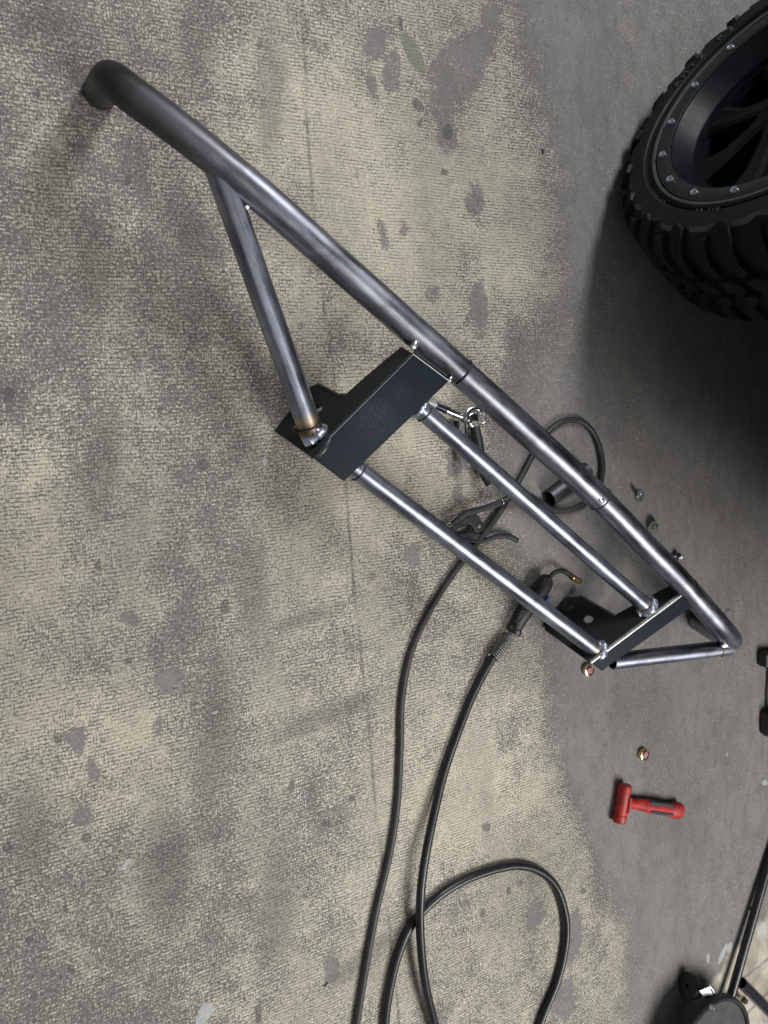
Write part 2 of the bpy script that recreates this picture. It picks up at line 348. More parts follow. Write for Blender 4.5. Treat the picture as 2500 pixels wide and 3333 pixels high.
    o = bpy.data.objects.new('floor', me); S.collection.objects.link(o); tag(o, kind='structure'); o['label'] = 'worn grey concrete shop floor with patchy yellow carpet adhesive'
    # material
    t = NT('concrete_with_old_adhesive'); P = t.new('ShaderNodeTexCoord').outputs['Object']
    sep = t.new('ShaderNodeSeparateXYZ'); wv = t.new('ShaderNodeVectorMath'); wv.operation = 'MULTIPLY_ADD'
    t.link(t.noise(P, 7, 3, .5, out='Color'), wv.inputs[0]); wv.inputs[1].default_value = (.018, .018, 0); t.link(P, wv.inputs[2])
    wv2 = t.new('ShaderNodeVectorMath'); wv2.operation = 'MULTIPLY_ADD'; t.link(t.noise(P, 110, 2, .5, out='Color'), wv2.inputs[0]); wv2.inputs[1].default_value = (.0034, .0030, 0); t.link(wv.outputs[0], wv2.inputs[2])
    t.link(wv2.outputs[0], sep.inputs[0]); x, y = sep.outputs[0], sep.outputs[1]
    pitch = .0068; rows = t.math('SINE', t.math('MULTIPLY', y, 2 * math.pi / pitch)); cols = t.math('SINE', t.math('MULTIPLY', x, 2 * math.pi / .0052))
    nf = t.noise(P, 330, 3, .65); nm_ = t.noise(P, 90, 5, .7); nl = t.noise(P, 13, 6, .68); ns = t.noise(t.vmap(P, (1.0, .28, 1)), 5.5, 5, .62)
    nvl = t.noise(P, 2.2, 4, .55)
    nrow = t.noise(P, 34, 4, .6)
    rowline = t.math('MULTIPLY', t.ramp(rows, -1.0, -.2, 1, 0), t.ramp(nrow, .38, .56, .25, 1)); colline = t.math('MULTIPLY', t.ramp(cols, -.95, -.2, 1, 0), t.ramp(nm_, .46, .58))
    cell = t.math('MAXIMUM', rowline, t.math('MULTIPLY', colline, .8))
    adh_ = t.attr('adh'); bare_ = t.attr('bare'); rich_ = t.attr('rich')
    def dev(v, k): return t.math('MULTIPLY', t.math('SUBTRACT', v, .5), k)
    def add(*v):
        o = v[0]
        for q in v[1:]: o = t.math('ADD', o, q)
        return o
    fine = t.noise(P, 185, 3, .6)
    bz = t.ramp(add(bare_, dev(t.noise(P, 38, 5, .75), 3.4), dev(nm_, 1.2), dev(fine, .9)), .42, .56)
    amt = add(adh_, dev(nl, 1.3), dev(ns, 1.7), dev(nm_, 1.3), dev(fine, 1.3), dev(nf, 2.3), t.math('MULTIPLY', rich_, .30))
    amt = t.math('SUBTRACT', amt, t.math('MULTIPLY', bz, .55))
    amt = t.math('SUBTRACT', amt, t.math('MULTIPLY', cell, .40))
    glue = t.ramp(amt, .28, .72)
    # concrete
    cc = t.mix(t.ramp(nl, .3, .7), (.150, .140, .138), (.215, .204, .197)); cc = t.mix(t.ramp(nm_, .35, .65), cc, (.25, .238, .230)); 
    cc = t.mix(t.math('MULTIPLY', t.ramp(nvl, .4, .65), .35), cc, (.205, .19, .165))
    chips = t.ramp(t.noise(t.vmap(P, (1, .6, 1)), 150, 2, .4), .70, .735); cc = t.mix(t.math('MULTIPLY', chips, .75), cc, (.42, .41, .38))
    cc = t.mix(t.math('MULTIPLY', t.ramp(t.noise(t.vmap(P, (1, .5, 1), (5, 3, 0)), 75, 3, .5), .64, .70), .5), cc, (.085, .08, .08))
    cc = t.mix(t.math('MULTIPLY', t.ramp(t.noise(t.vmap(P, (1, .45, 1), (2, 7, 0)), 34, 4, .65), .46, .66), .40), cc, (.105, .098, .096)); cc = t.mix(t.math('MULTIPLY', t.ramp(fine, .52, .68), .35), cc, (.33, .32, .30))
    cc = t.mix(t.math('MULTIPLY', bz, .4), cc, (.27, .252, .248))
    # adhesive
    gc = t.mix(t.ramp(fine, .3, .7), (.24, .224, .175), (.83, .775, .62)); gc = t.mix(t.math('MULTIPLY', t.math('ADD', rich_, t.ramp(nl, .45, .7, 0, .5)), .5), gc, (.68, .62, .47))
    gc = t.mix(t.ramp(nvl, .35, .7, 0, .3), gc, (.40, .35, .28))
    grime_shade = t.mix(t.ramp(fine, .3, .7), (.060, .053, .050), (.215, .194, .178))
    gc = t.mix(t.math('MULTIPLY', cell, .6), gc, (.13, .12, .10))
    under = t.mix(t.math('MULTIPLY', t.ramp(adh_, .1, .5), t.math('SUBTRACT', 1.0, t.math('MULTIPLY', bz, .6))), cc, t.mix(.8, cc, grime_shade))
    col = t.mix(glue, under, gc)
    smear = t.ramp(t.math('ADD', t.math('MULTIPLY', ns, .6), t.math('MULTIPLY', t.noise(P, 3.3, 4, .6), .4)), .46, .66)
    col = t.mix(t.math('MULTIPLY', smear, .52), col, (.098, .090, .085))
    gm = t.ramp(add(t.attr('grime_shade'), dev(nl, 1.2), dev(nm_, 1.0)), .25, .9); col = t.mix(t.math('MULTIPLY', gm, .42), col, (.085, .076, .070))
    spk = t.ramp(t.noise(P, 26, 2, .4), .70, .76); col = t.mix(t.math('MULTIPLY', spk, .45), col, (.085, .08, .085))
    dk = t.ramp(t.math('ADD', t.attr('dark'), t.math('MULTIPLY', t.math('SUBTRACT', nm_, .5), .5)), .35, .6)
    col = t.mix(t.math('MULTIPLY', dk, .62), col, (.075, .072, .078))
    gr = t.ramp(t.math('ADD', t.attr('green'), t.math('MULTIPLY', t.math('SUBTRACT', nm_, .5), .9)), .35, .6); col = t.mix(t.math('MULTIPLY', gr, .75), col, (.16, .18, .13))
    cr = t.ramp(t.math('ADD', t.attr('cream'), t.math('MULTIPLY', t.math('SUBTRACT', nl, .5), 1.2)), .4, .7)
    col = t.mix(cr, col, t.mix(t.ramp(t.noise(P, 7, 6, .62, 1.0), .38, .62), (.30, .26, .21), (.56, .51, .43)))
    wh = t.ramp(t.math('ADD', t.attr('white'), t.math('MULTIPLY', t.math('SUBTRACT', nm_, .5), .9)), .4, .55); col = t.mix(t.math('MULTIPLY', wh, .7), col, (.46, .48, .48))
    sm = t.math('MULTIPLY', t.attr('seam'), t.ramp(nm_, .30, .50)); col = t.mix(t.math('MULTIPLY', sm, .8), col, (.07, .065, .06))
    col = t.mix(t.math('MULTIPLY', t.attr('crack'), .7), col, (.06, .05, .05))
    t.link(col, t.b.inputs['Base Color']); t.link(t.math('ADD', t.ramp(nm_, .3, .7, .62, .86), t.math('MULTIPLY', glue, -.10)), t.b.inputs['Roughness'])
    t.b.inputs['Specular IOR Level'].default_value = .35
    hgt = t.math('ADD', t.math('MULTIPLY', glue, .6), t.math('ADD', t.math('MULTIPLY', nf, .5), t.math('MULTIPLY', nm_, .5)))
    hgt = t.math('SUBTRACT', hgt, t.math('MULTIPLY', cell, t.math('MULTIPLY', glue, .7)))
    t.bump(hgt, .55, .0011)
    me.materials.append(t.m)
build_floor()

# ---------------- the bumper ----------------
H0 = .20; TH = math.radians(16)
A_ = at(900, 720, H0); B_ = at(1900, 1550, H0); AX = nrm(B_ - A_); PE = np.array([-AX[1], AX[0], 0])
BD = -PE * math.cos(TH) - np.array([0, 0, 1]) * math.sin(TH); NR = np.cross(BD, AX); NR = NR * np.sign(NR[2])
def FP(px, py, off=0.0): return onplane(px, py, A_ + NR * off, NR)
bump_root = thing('front_bumper', 'bare steel tube bumper with plate brackets, freshly welded, standing on the floor', 'bumper', tuple(at(325, 300, 0)))
def part(o): return adopt(o, bump_root)
main_px = [(325, 302, 0.0), (338, 284, .06), (349, 268, .12), (366, 262, .165), (400, 285, .190), (440, 317, .198), (501, 361, H0), (610, 444, H0), (845, 634, H0), (1080, 841, H0), (1315, 1049, H0), (1500, 1212, H0), (1681, 1374, H0), (1939, 1611, H0), (2106, 1780, H0), (2204, 1880, H0), (2302, 1990, .20), (2350, 2045, .195), (2378, 2080, .170), (2366, 2078, .125), (2320, 2050, .07), (2262, 2014, 0.0)]
MP = spline([at(*p) for p in main_px], 14)
i1 = min(range(len(MP)), key=lambda i: np.linalg.norm(MP[i] - at(1505, 1210, H0))); i2 = min(range(len(MP)), key=lambda i: np.linalg.norm(MP[i] - at(1955, 1627, H0)))
def hend(a=.02, b=.02, k=.9, k2=.9):
    return lambda l, L: max(k * math.exp(-((l - .018) / a) ** 2), k2 * math.exp(-((L - l - .012) / b) ** 2))
RM, RS = .0284, .0275
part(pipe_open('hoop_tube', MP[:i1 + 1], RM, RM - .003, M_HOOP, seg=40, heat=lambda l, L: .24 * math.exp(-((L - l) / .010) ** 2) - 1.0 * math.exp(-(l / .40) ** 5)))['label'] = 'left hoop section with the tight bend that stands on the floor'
part(pipe_open('hoop_sleeve', MP[i1:i2 + 1], RM, RM - .003, M_HOOP, seg=40, heat=lambda l, L: max(.30 * math.exp(-((L - l) / .008) ** 2), .2 * math.exp(-(l / .012) ** 2))))
part(pipe_open('hoop_tube', MP[i2:], RS, RS - .003, M_HOOP, seg=40, heat=lambda l, L: .26 * math.exp(-(l / .006) ** 2)))['label'] = 'right hoop section bent down to the floor'
def ring(name, C, axis, r, tr, mat, a0=0, a1=360, n=40, wob=.0, rip=0.0, upv=(0, 0, 1)):
    ax = nrm(axis); u = np.asarray(upv, float); u = nrm(u - np.dot(u, ax) * ax); s = np.cross(ax, u); P = []; rr = []
    for k in range(n + 1):
        a = math.radians(a0 + (a1 - a0) * k / n); rad = r + wob * (mnoise.noise(Vector((k * .7, r * 90, 3))) )
        P.append(np.asarray(C) + rad * (math.cos(a) * u + math.sin(a) * s) + ax * wob * mnoise.noise(Vector((k * .6, 9, r * 50)))); rr.append(tr * (1 + rip * abs(math.sin(k * 1.35)) + rip * .8 * mnoise.noise(Vector((k * .9, 1, 5)))))
    return tube(name, P, rr, mat, seg=10)
# seams and marks round the hoop
part(ring('marker_line', MP[i1], MP[i1 + 1] - MP[i1 - 1], RM + .0002, .0024, M_INK, -110, 75, 40))
part(ring('seam_gap', MP[i2], MP[i2 + 1] - MP[i2 - 1], RM - .0008, .0022, M_BURN, 0, 360, 50, .0004))
tk = onplane(1958, 1628, MP[i2] + np.array([0, 0, .024]), np.array([0, 0, 1.]))
def blob(name, C, r, mat, sc=(1, 1, 1), ax=None, seed=0):
    bm = bmesh.new(); bmesh.ops.create_icosphere(bm, subdivisions=3, radius=1)
    a = nrm(ax) if ax is not None else np.array([1., 0, 0]); u = np.array([0, 0, 1.]); u = nrm(u - np.dot(u, a) * a); s = np.cross(u, a)
    for v in bm.verts:
        k = 1 + .22 * mnoise.noise(v.co * 2.3 + Vector((seed, 1, 2))); c = v.co * k
        p = np.asarray(C) + r * (c.x * sc[0] * a + c.y * sc[1] * s + c.z * sc[2] * u); v.co = p
    me = bpy.data.meshes.new(name); bm.to_mesh(me); bm.free(); me.materials.append(mat); me.polygons.foreach_set('use_smooth', [True] * len(me.polygons))
    o = bpy.data.objects.new(name, me); S.collection.objects.link(o); return o
part(blob('tack_weld', tk, .0075, M_TACK, (1.2, .8, .6), AX, 1))
i3 = min(range(len(MP)), key=lambda i: np.linalg.norm(MP[i] - at(2235, 1915, H0)))
part(ring('marker_line', MP[i3], MP[i3 + 1] - MP[i3 - 1], RS + .0002, .0010, M_INK, -60, -5, 20))
i4 = min(range(len(MP)), key=lambda i: np.linalg.norm(MP[i] - at(2400, 2058, H0) ))
# rails
def rail(p0, p1, r, lab):
    a, b = FP(*p0), FP(*p1); n = 26; P = [a + (b - a) * k / n for k in range(n + 1)]
    P = [p for p in P]; P.insert(1, a + (b - a) * .012); P.insert(-1, b - (b - a) * .012)
    o = part(pipe_open('cross_rail', P, r, r - .0025, M_TUBE, seg=36, heat=lambda l, L: max(.50 * math.exp(-((l - .045) / .013) ** 2), .60 * math.exp(-((L - l - .012) / .010) ** 2)))); o['label'] = lab; return a, b
ra, rb = rail((1325, 1292), (2104, 1974), .0190, 'upper of the two parallel rails between the brackets')
rc, rd = rail((1105, 1486), (1944, 2118), .0200, 'lower of the two parallel rails between the brackets')
for C, d, r in ((rb, rb - ra, .0190), (rd, rd - rc, .0200)):
    d = nrm(d)
    o = part(ring('weld_bead', C - d * .001, d, r + .0008, .0078, M_WELD, -150, 150, 46, .003, .45)); o['label'] = 'shiny weld bead round a rail end'
    part(ring('burn_mark', C - d * .0095, d, r + .0001, .0011, M_BURN, -95, 120, 40, .0016, .5))
part(blob('weld_bead', FP(2121, 1977, .004), .0135, M_WELD, (.6, 1.25, .9), rb - ra, 11)); part(blob('weld_bead', FP(1942, 2104, .004), .0135, M_WELD, (.6, 1.25, .9), rd - rc, 12))
for C, d, r in ((ra, rb - ra, .0190), (rc, rd - rc, .0200)):
    d = nrm(d); part(ring('burn_mark', C + d * .050, d, r + .0001, .0012, M_BURN, -30, 150, 34, .0022, .5)); 
o = part(ring('weld_bead', ra + nrm(rb - ra) * .032, rb - ra, .0192, .0052, M_WELD, -160, 160, 40, .0012, .3))
# braces
ba = onplane(708, 540, A_ - NR * .010, NR); bb = onplane(1020, 1424, A_ - NR * .012, NR)
P = [ba + (bb - ba) * k / 24 for k in range(25)]
o = part(pipe_open('brace_tube', P, .0232, .0207, M_TUBE, seg=36, heat=lambda l, L: max(.27 * math.exp(-((l - .075) / .03) ** 2), (.80 * math.exp(-((L - l - .022) / .024) ** 2))))); o['label'] = 'long diagonal brace left of the big bracket'
dB = nrm(bb - ba)
part(ring('weld_bead', bb - dB * .004, dB + .55 * AX, .0232, .0080, M_WELD, -170, 60, 46, .002, .35)); part(ring('burn_mark', bb - dB * .024, dB, .0233, .0014, M_BURN, -170, 170, 46, .0018, .6))
part(blob('weld_bead', onplane(1040, 1415, A_ + NR * .006, NR), .013, M_WELD, (1.25, .55, .5), dB + .55 * AX, 4))
part(blob('tack_weld', onplane(802, 672, A_ - NR * .004, NR), .007, M_TACK, (1, .8, .7), AX, 5))
sadl = spline([onplane(668, 548, A_ - NR * .0, NR), onplane(700, 566, A_ + NR * .006, NR), onplane(745, 610, A_ + NR * .006, NR), onplane(785, 655, A_ + NR * .0, NR)], 8)
part(tube('burn_mark', sadl, .0032, M_BURN, seg=8))
e0 = onplane(1992, 2152, A_ - NR * .014, NR); e1 = at(2372, 2108, .168)
P = [e0 + (e1 - e0) * k / 20 for k in range(21)]
o = part(pipe_open('brace_tube', P, .0205, .0180, M_TUBE, seg=36, heat=lambda l, L: .36 * math.exp(-((L - l - .035) / .010) ** 2))); o['label'] = 'short diagonal brace right of the narrow bracket'
part(blob('weld_bead', at(2362, 2100, .188), .012, M_TACK, (1.25, .6, .45), nrm(e1 - e0), 8))
part(ring('burn_mark', e1 - nrm(e1 - e0) * .034, e1 - e0, .0206, .0010, M_BURN, -100, 60, 30, .0016, .6))
# brackets
def bracket(face_px, wall_px, holes_px, floor_px, off, label, gap_inner=True, edge_r=.0045):
    f = [FP(x, y, off) for x, y in face_px]                       # TL TR BR BL
    root = prism('bracket', [[tuple(p) for p in f]], -NR, .006, M_FACE, None, .0015); root['label'] = label; part(root)
    def sub(o): o.parent = bump_root; o.matrix_parent_inverse = root.matrix_parent_inverse.copy(); o.parent = root; o.matrix_parent_inverse = Matrix(); return o
    eA, eB = f[0], f[3]; W = at(*floor_px, .004); N = nrm(np.cross(eB - eA, W - eA))
    if np.dot(N, EYE - eA) < 0: N = -N
    def wp(x, y): return onplane(x, y, eA, N)
    loops = [[tuple(wp(x, y)) for x, y in wall_px]]
    for cx, cy, r in holes_px:
        c = wp(cx, cy); u = nrm(eB - eA); v = np.cross(N, u); loops.append([tuple(c + r * (math.cos(a) * u + math.sin(a) * v)) for a in np.linspace(0, 2 * math.pi, 15)[:-1]])
    wl = prism('mounting_plate', loops, -N, .0065, M_PLATE, None, .0008); sub(wl)
    sub(tube('bent_edge', [eA + (eB - eA) * k / 6 - NR * edge_r * .9 + nrm(f[1] - f[0]) * edge_r * .2 for k in range(7)], edge_r, M_EDGE if edge_r > .006 else M_BEND, seg=16))
    tr, br = f[1], f[2]; q = [tr, br, br - NR * .06, tr - NR * .06]
    sub(prism('inner_wall', [[tuple(p - nrm(f[1] - f[0]) * .0005 - NR * .007) for p in q]], -nrm(f[1] - f[0]), .006, M_PLATE))
    lipt = [f[0] + (f[1] - f[0]) * k / 4 - NR * .001 for k in range(5)]
    sub(tube('ground_edge', lipt, .0016, M_EDGE, seg=8))
    return root, f, wp
bL, fL, wpL = bracket([(1344, 1152), (1462, 1240), (1120, 1567), (1010, 1484)],
    [(1344, 1152), (1306, 1128), (1190, 1225), (1124, 1284), (1104, 1290), (1030, 1251), (1002, 1262), (893, 1402), (1010, 1484)], [(1036, 1330, .011), (961, 1384, .011)], (893, 1402), .0245,
    'wide bracket face in blue-black plate with smudged hand prints')
bR, fR, wpR = bracket([(2221, 1936), (2255, 1973), (1960, 2184), (1924, 2158)],
    [(2221, 1936), (2183, 1904), (2090, 1953), (1998, 2003), (1886, 1940), (1842, 1944), (1812, 1975), (1768, 2028), (1774, 2048), (1924, 2158)], [(1848, 1976, .0115), (1915, 2014, .0115)], (1770, 2036), .0265,
    'narrow bracket seen nearly edge on, with its winged side plate', edge_r=.0062)
# light cut edges along the upper side of each wing
for wp, pts in ((wpL, [(1034, 1250), (1066, 1266), (1104, 1286), (1122, 1284)]), (wpR, [(1888, 1938), (1940, 1968), (1997, 2001)])):
    o = part(tube('cut_edge', [wp(*p) + nrm(EYE - wp(*p)) * .001 for p in pts], .0030, M_CUT, seg=8))
# curled lip and bump weld at the low corner of the wide bracket
lp = spline([FP(1012, 1486, .025), FP(1036, 1478, .028), FP(1060, 1452, .028), FP(1074, 1428, .025)], 8)
sl = [FP(1349 + 118 * k / 6, 1146 + 86 * k / 6, .014) for k in range(7)]
part(tube('gap_shade', sl, .0045, M_BURN, seg=8))  # dark strip standing in for the shade in the plate-to-hoop gap
part(tube('weld_bead', lp, [.004 + .005 * math.sin(math.pi * k / (len(lp) - 1)) for k in range(len(lp))], M_CLAMP, seg=12))
for x, y, r, hgt in ((1350, 1122, .0082, .022), (1466, 1234, .0052, .022), (2216, 1922, .0050, .026), (2256, 1962, .0052, .026)):
    part(blob('tack_weld', FP(x, y, hgt), r, M_TACK if r < .009 else M_WELD, (.8, 1.3, .7), AX, x))
for x, y in ((1368, 1118), (1480, 1222)):
    part(blob('burn_mark', FP(x, y, .014), .011, M_BURN, (1.5, .9, .5), AX, y))
gp = [FP(2262, 1976, -.004), FP(2300, 2018, -.006), FP(2345, 2068, -.008), FP(2372, 2096, -.012)]
part(tube('backing_strip', spline(gp, 6), .0045, M_EDGE, seg=8))

# ---------------- the truck with its wheel ----------------
Cw = np.array([1.608, .674, .4006]); n_ = nrm([-.833, .54, .12]); a1_ = nrm(np.cross([0, 0, 1], n_)); a2_ = np.cross(n_, a1_)
truck = thing('parked_truck', 'parked truck of which only a black wheel with mud tyre shows', 'truck', (Cw[0], Cw[1], 0))
WM = Matrix([[a1_[0], a2_[0], n_[0], Cw[0]], [a1_[1], a2_[1], n_[1], Cw[1]], [a1_[2], a2_[2], n_[2], Cw[2]], [0, 0, 0, 1]])
def wloc(o, parent=None):
    o.matrix_world = WM; 
    if parent is None: o.parent = truck; o.matrix_parent_inverse = Matrix.Translation(truck.location).inverted(); o.matrix_basis = WM
    else: o.parent = parent
    return o
# tyre carcass
prof = [(.286, -.006), (.292, .006), (.300, .010), (.302, .006), (.318, .012), (.338, .012), (.356, .004), (.372, -.012), (.383, -.030), (.386, -.060), (.388, -.15), (.386, -.235), (.380, -.262), (.362, -.285), (.335, -.297), (.300, -.292), (.270, -.275), (.262, -.262)]
tyre = wloc(lathe('tyre', prof + [(.255, -.24), (.262, -.02)], (0, 0, 0), (0, 0, 1), M_RUBBER, seg=96, closed=True))
pr = np.array(prof); seglen = np.r_[0, np.cumsum(np.linalg.norm(np.diff(pr, axis=0), axis=1))]
def pat(s):  # point and outward normal on the profile at arc length s
    i = max(0, min(len(pr) - 2, int(np.searchsorted(seglen, s)) - 1)); f = (s - seglen[i]) / (seglen[i + 1] - seglen[i]); p = pr[i] * (1 - f) + pr[i + 1] * f
    tg = pr[min(i + 1, len(pr) - 1)] - pr[i]; n0 = nrm([-(tg[1]) * -1, -tg[0]]); n0 = nrm([-tg[1], tg[0]])
    if np.dot(n0, p - np.array([.30, -.15])) < 0: n0 = -n0
    return p, n0
def patch(poly, h, name, mat, taper=.86, nsub=6):
    poly = [(p[0] * .65, p[1]) for p in poly]
    """raised rubber block: outline in (angle deg, arc length) wrapped on the tyre, height h"""
    th = [p[0] for p in poly]; ss = [p[1] for p in poly]
    # resample outline
    out = []
    for i in range(len(poly)):
        a = np.array(poly[i]); b = np.array(poly[(i + 1) % len(poly)]); k = max(1, int(abs(b[1] - a[1]) / .012))
        for j in range(k): out.append(a + (b - a) * j / k)
    cx, cs = np.mean([p[0] for p in out]), np.mean([p[1] for p in out]); V = []
    def P3(t, s, hh):
        p, n0 = pat(s); q = p + n0 * hh; a = math.radians(t); return (q[0] * math.cos(a), q[0] * math.sin(a), q[1])
    N = len(out)
    for p in out: V.append(P3(p[0], p[1], -.004))
    for p in out: V.append(P3(cx + (p[0] - cx) * taper, cs + (p[1] - cs) * (taper + .04), h))
    # centre spine for curvature of the top
    rows = sorted(set(round(p[1], 4) for p in out)); F = []
    for i in range(N): j = (i + 1) % N; F.append((i, j, N + j, N + i))
    c = len(V); V.append(P3(cx, cs, h * 1.0))
    for i in range(N): F.append((c, N + i, N + (i + 1) % N))
    o = mesh(name, V, F, mat); bm = bmesh.new(); bm.from_mesh(o.data); bmesh.ops.recalc_face_normals(bm, faces=bm.faces); bm.to_mesh(o.data); bm.free(); return sharp(o, 30)
sh = seglen[7]   # shoulder start
def repeat(o, N, off=0.0, parent=tyre):
    first = True
    for k in range(N):
        c = o if first else o.copy(); first = False
        if k: S.collection.objects.link(c)
        c.parent = parent; c.rotation_euler = (0, 0, math.radians(off + 360 * k / N))
NT_ = 40; dt = 360 / NT_
sA = seglen[5] + .004
lug_long = patch([(-4.6, sA + .004), (-2.0, sA - .006), (3.2, sA + .004), (4.0, sh + .01), (3.2, seglen[9]), (4.6, seglen[9] + .040), (-1.0, seglen[9] + .048), (-3.6, seglen[9] + .004), (-3.8, sh)], .014, 'shoulder_lug', M_RUBBER)
repeat(lug_long, NT_ // 2, 0)
lug_short = patch([(-4.4, sh - .012), (4.2, sh - .018), (4.2, sh + .01), (3.2, seglen[9]), (4.4, seglen[9] + .034), (-1.4, seglen[9] + .040), (-3.8, seglen[9] + .004)], .013, 'shoulder_lug', M_RUBBER)
repeat(lug_short, NT_ // 2, dt)
for r_, (s0, o0, sk) in enumerate(((seglen[9] + .052, 3, 5.0), (seglen[9] + .104, 8, -5.0))):
    b = patch([(-5.2, s0), (1.5, s0 - .004), (4.6 + sk * .3, s0 + .012), (3.2 + sk, s0 + .036), (-1.0 + sk, s0 + .046), (-5.0 + sk * .6, s0 + .036)], .014, 'tread_block', M_RUBBER); repeat(b, NT_, o0)
s2 = seglen[11]
lug_in = patch([(-4.4, s2 - .030), (3.8, s2 - .036), (4.2, s2), (3.8, s2 + .055), (-3.4, s2 + .055), (-4.2, s2)], .014, 'shoulder_lug', M_RUBBER); repeat(lug_in, NT_, 4)
# zig-zag scuffed ledge on the sidewall
V = []; F = []; N = 13 * 8
for k in range(N):
    a = 2 * math.pi * k / N; ph = (k % 8) / 8; ro = .338 + (.014 if ph < .26 else (.006 if ph < .5 else (.012 if ph < .76 else .002))); ro2 = ro + .006
    z0 = .0165; z1 = .004
    for rr, zz in ((.310, .0115), (.313, z0), (ro, z0 - .002), (ro2, z1)): V.append((rr * math.cos(a), rr * math.sin(a), zz))
for k in range(N):
    j = (k + 1) % N
    for q in range(3): F.append((k * 4 + q, k * 4 + q + 1, j * 4 + q + 1, j * 4 + q))
led = mesh('sidewall_ledge', V, F, M_WORN); led.parent = tyre; bm = bmesh.new(); bm.from_mesh(led.data); bmesh.ops.recalc_face_normals(bm, faces=bm.faces); bm.to_mesh(led.data); bm.free()
led.data.materials.append(M_RUBBER)
for i, p in enumerate(led.data.polygons): p.material_index = 0 if i % 3 == 2 else 1
# raised sidewall lettering
V = []; F = []
def letters(txt, r, size, deg0, step, z, flip=False):
    for k, ch in enumerate(txt):
        if ch == ' ': continue
        v, f = textmesh(ch, size, .0012); a = math.radians(deg0 - step * k); b0 = len(V)
        for p in v:
            rr = r + p[1]; aa = a - p[0] / r; V.append((rr * math.cos(aa), rr * math.sin(aa), z + p[2]))
        for q in f: F.append(tuple(i + b0 for i in q))
angL = math.degrees(math.atan2(np.dot(at(2210, 290, .5) - Cw, a2_), np.dot(at(2210, 290, .5) - Cw, a1_)))
def wang(px, py):
    p = onplane(px, py, Cw, n_) - Cw; return math.degrees(math.atan2(p @ a2_, p @ a1_)), np.linalg.norm(p)
g0, r0 = wang(2205, 290); g1, _ = wang(2420, 60)
sgn = 1 if ((g1 - g0 + 540) % 360 - 180) < 0 else -1
letters('AMTZ P3', .324, .026, g0, sgn * 4.6, .0175)
g2, r2 = wang(2150, 655); letters('LT 295', .3075, .010, g2 + 6, 2.1, .0135)
g3, r3 = wang(2330, 662); letters('M+S E4', .3075, .009, g3 + 5, 1.9, .0135)
lo = mesh('raised_lettering', V, F, M_WORN); lo.parent = tyre; lo['kind'] = 'stuff'
# rim
rim = wloc(lathe('rim', [(.286, -.008), (.284, .004), (.262, .008), (.262, .004), (.252, .004), (.250, .008), (.246, .006), (.222, -.038), (.218, -.042), (.218, -.054), (.212, -.056), (.212, -.068), (.206, -.070), (.206, -.255), (.262, -.262)], (0, 0, 0), (0, 0, 1), M_LIP, seg=96, caps=False))
rg = lathe('clamp_ring', [(.2840, .0045), (.2825, .0095), (.2800, .0110), (.2530, .0110), (.2500, .0095), (.2490, .0065)], (0, 0, 0), (0, 0, 1), M_RING, seg=96, caps=False); rg.parent = rim
gf = lathe('rubber_bead_lip', [(.2845, .004), (.2865, .0125), (.2925, .0125), (.2950, .006)], (0, 0, 0), (0, 0, 1), M_WORN, seg=96, caps=False); gf.parent = rim
gb, rbm = wang(2168, 514)
bolt = lathe('rim_bolt', [(.0086, .0108), (.0086, .0135), (.0076, .0165), (.0048, .0178), (.0042, .0165), (.0032, .0135), (0.0, .0135)], (0, 0, 0), (0, 0, 1), M_ZINC, seg=20)
for v in bolt.data.vertices: v.co.x += .2655
repeat(bolt, 16, gb, rim)
hubp = lathe('hub', [(.0, -.012), (.030, -.014), (.034, -.022), (.056, -.030), (.060, -.045), (.060, -.20), (0, -.20)], (0, 0, 0), (0, 0, 1), M_SPOKE, seg=48); hubp.parent = rim
V = []; F = []
secs = [(.045, .028, -.030), (.085, .020, -.042), (.15, .024, -.058), (.214, .040, -.062)]
for r_, hw, z in secs: V += [(r_, -hw, z), (r_, -hw * .55, z + .006), (r_, 0, z + .003), (r_, hw * .55, z + .006), (r_, hw, z), (r_, hw * .8, z - .045), (r_, -hw * .8, z - .045)]
for i in range(len(secs) - 1):
    for k in range(7): k2 = (k + 1) % 7; F.append((i * 7 + k, i * 7 + k2, (i + 1) * 7 + k2, (i + 1) * 7 + k))
F += [tuple(range(7)), tuple(reversed(range(21, 28)))]
spk = mesh('spoke', V, F, M_SPOKE); bm = bmesh.new(); bm.from_mesh(spk.data); bmesh.ops.recalc_face_normals(bm, faces=bm.faces); bm.to_mesh(spk.data); bm.free(); sharp(spk, 30)
gs, _ = wang(2400, 395); repeat(spk, 8, gs, rim)
drum = lathe('brake_drum', [(0, -.19), (.15, -.19), (.17, -.20), (.17, -.25), (0, -.25)], (0, 0, 0), (0, 0, 1), M_DARK, seg=48); drum.parent = rim
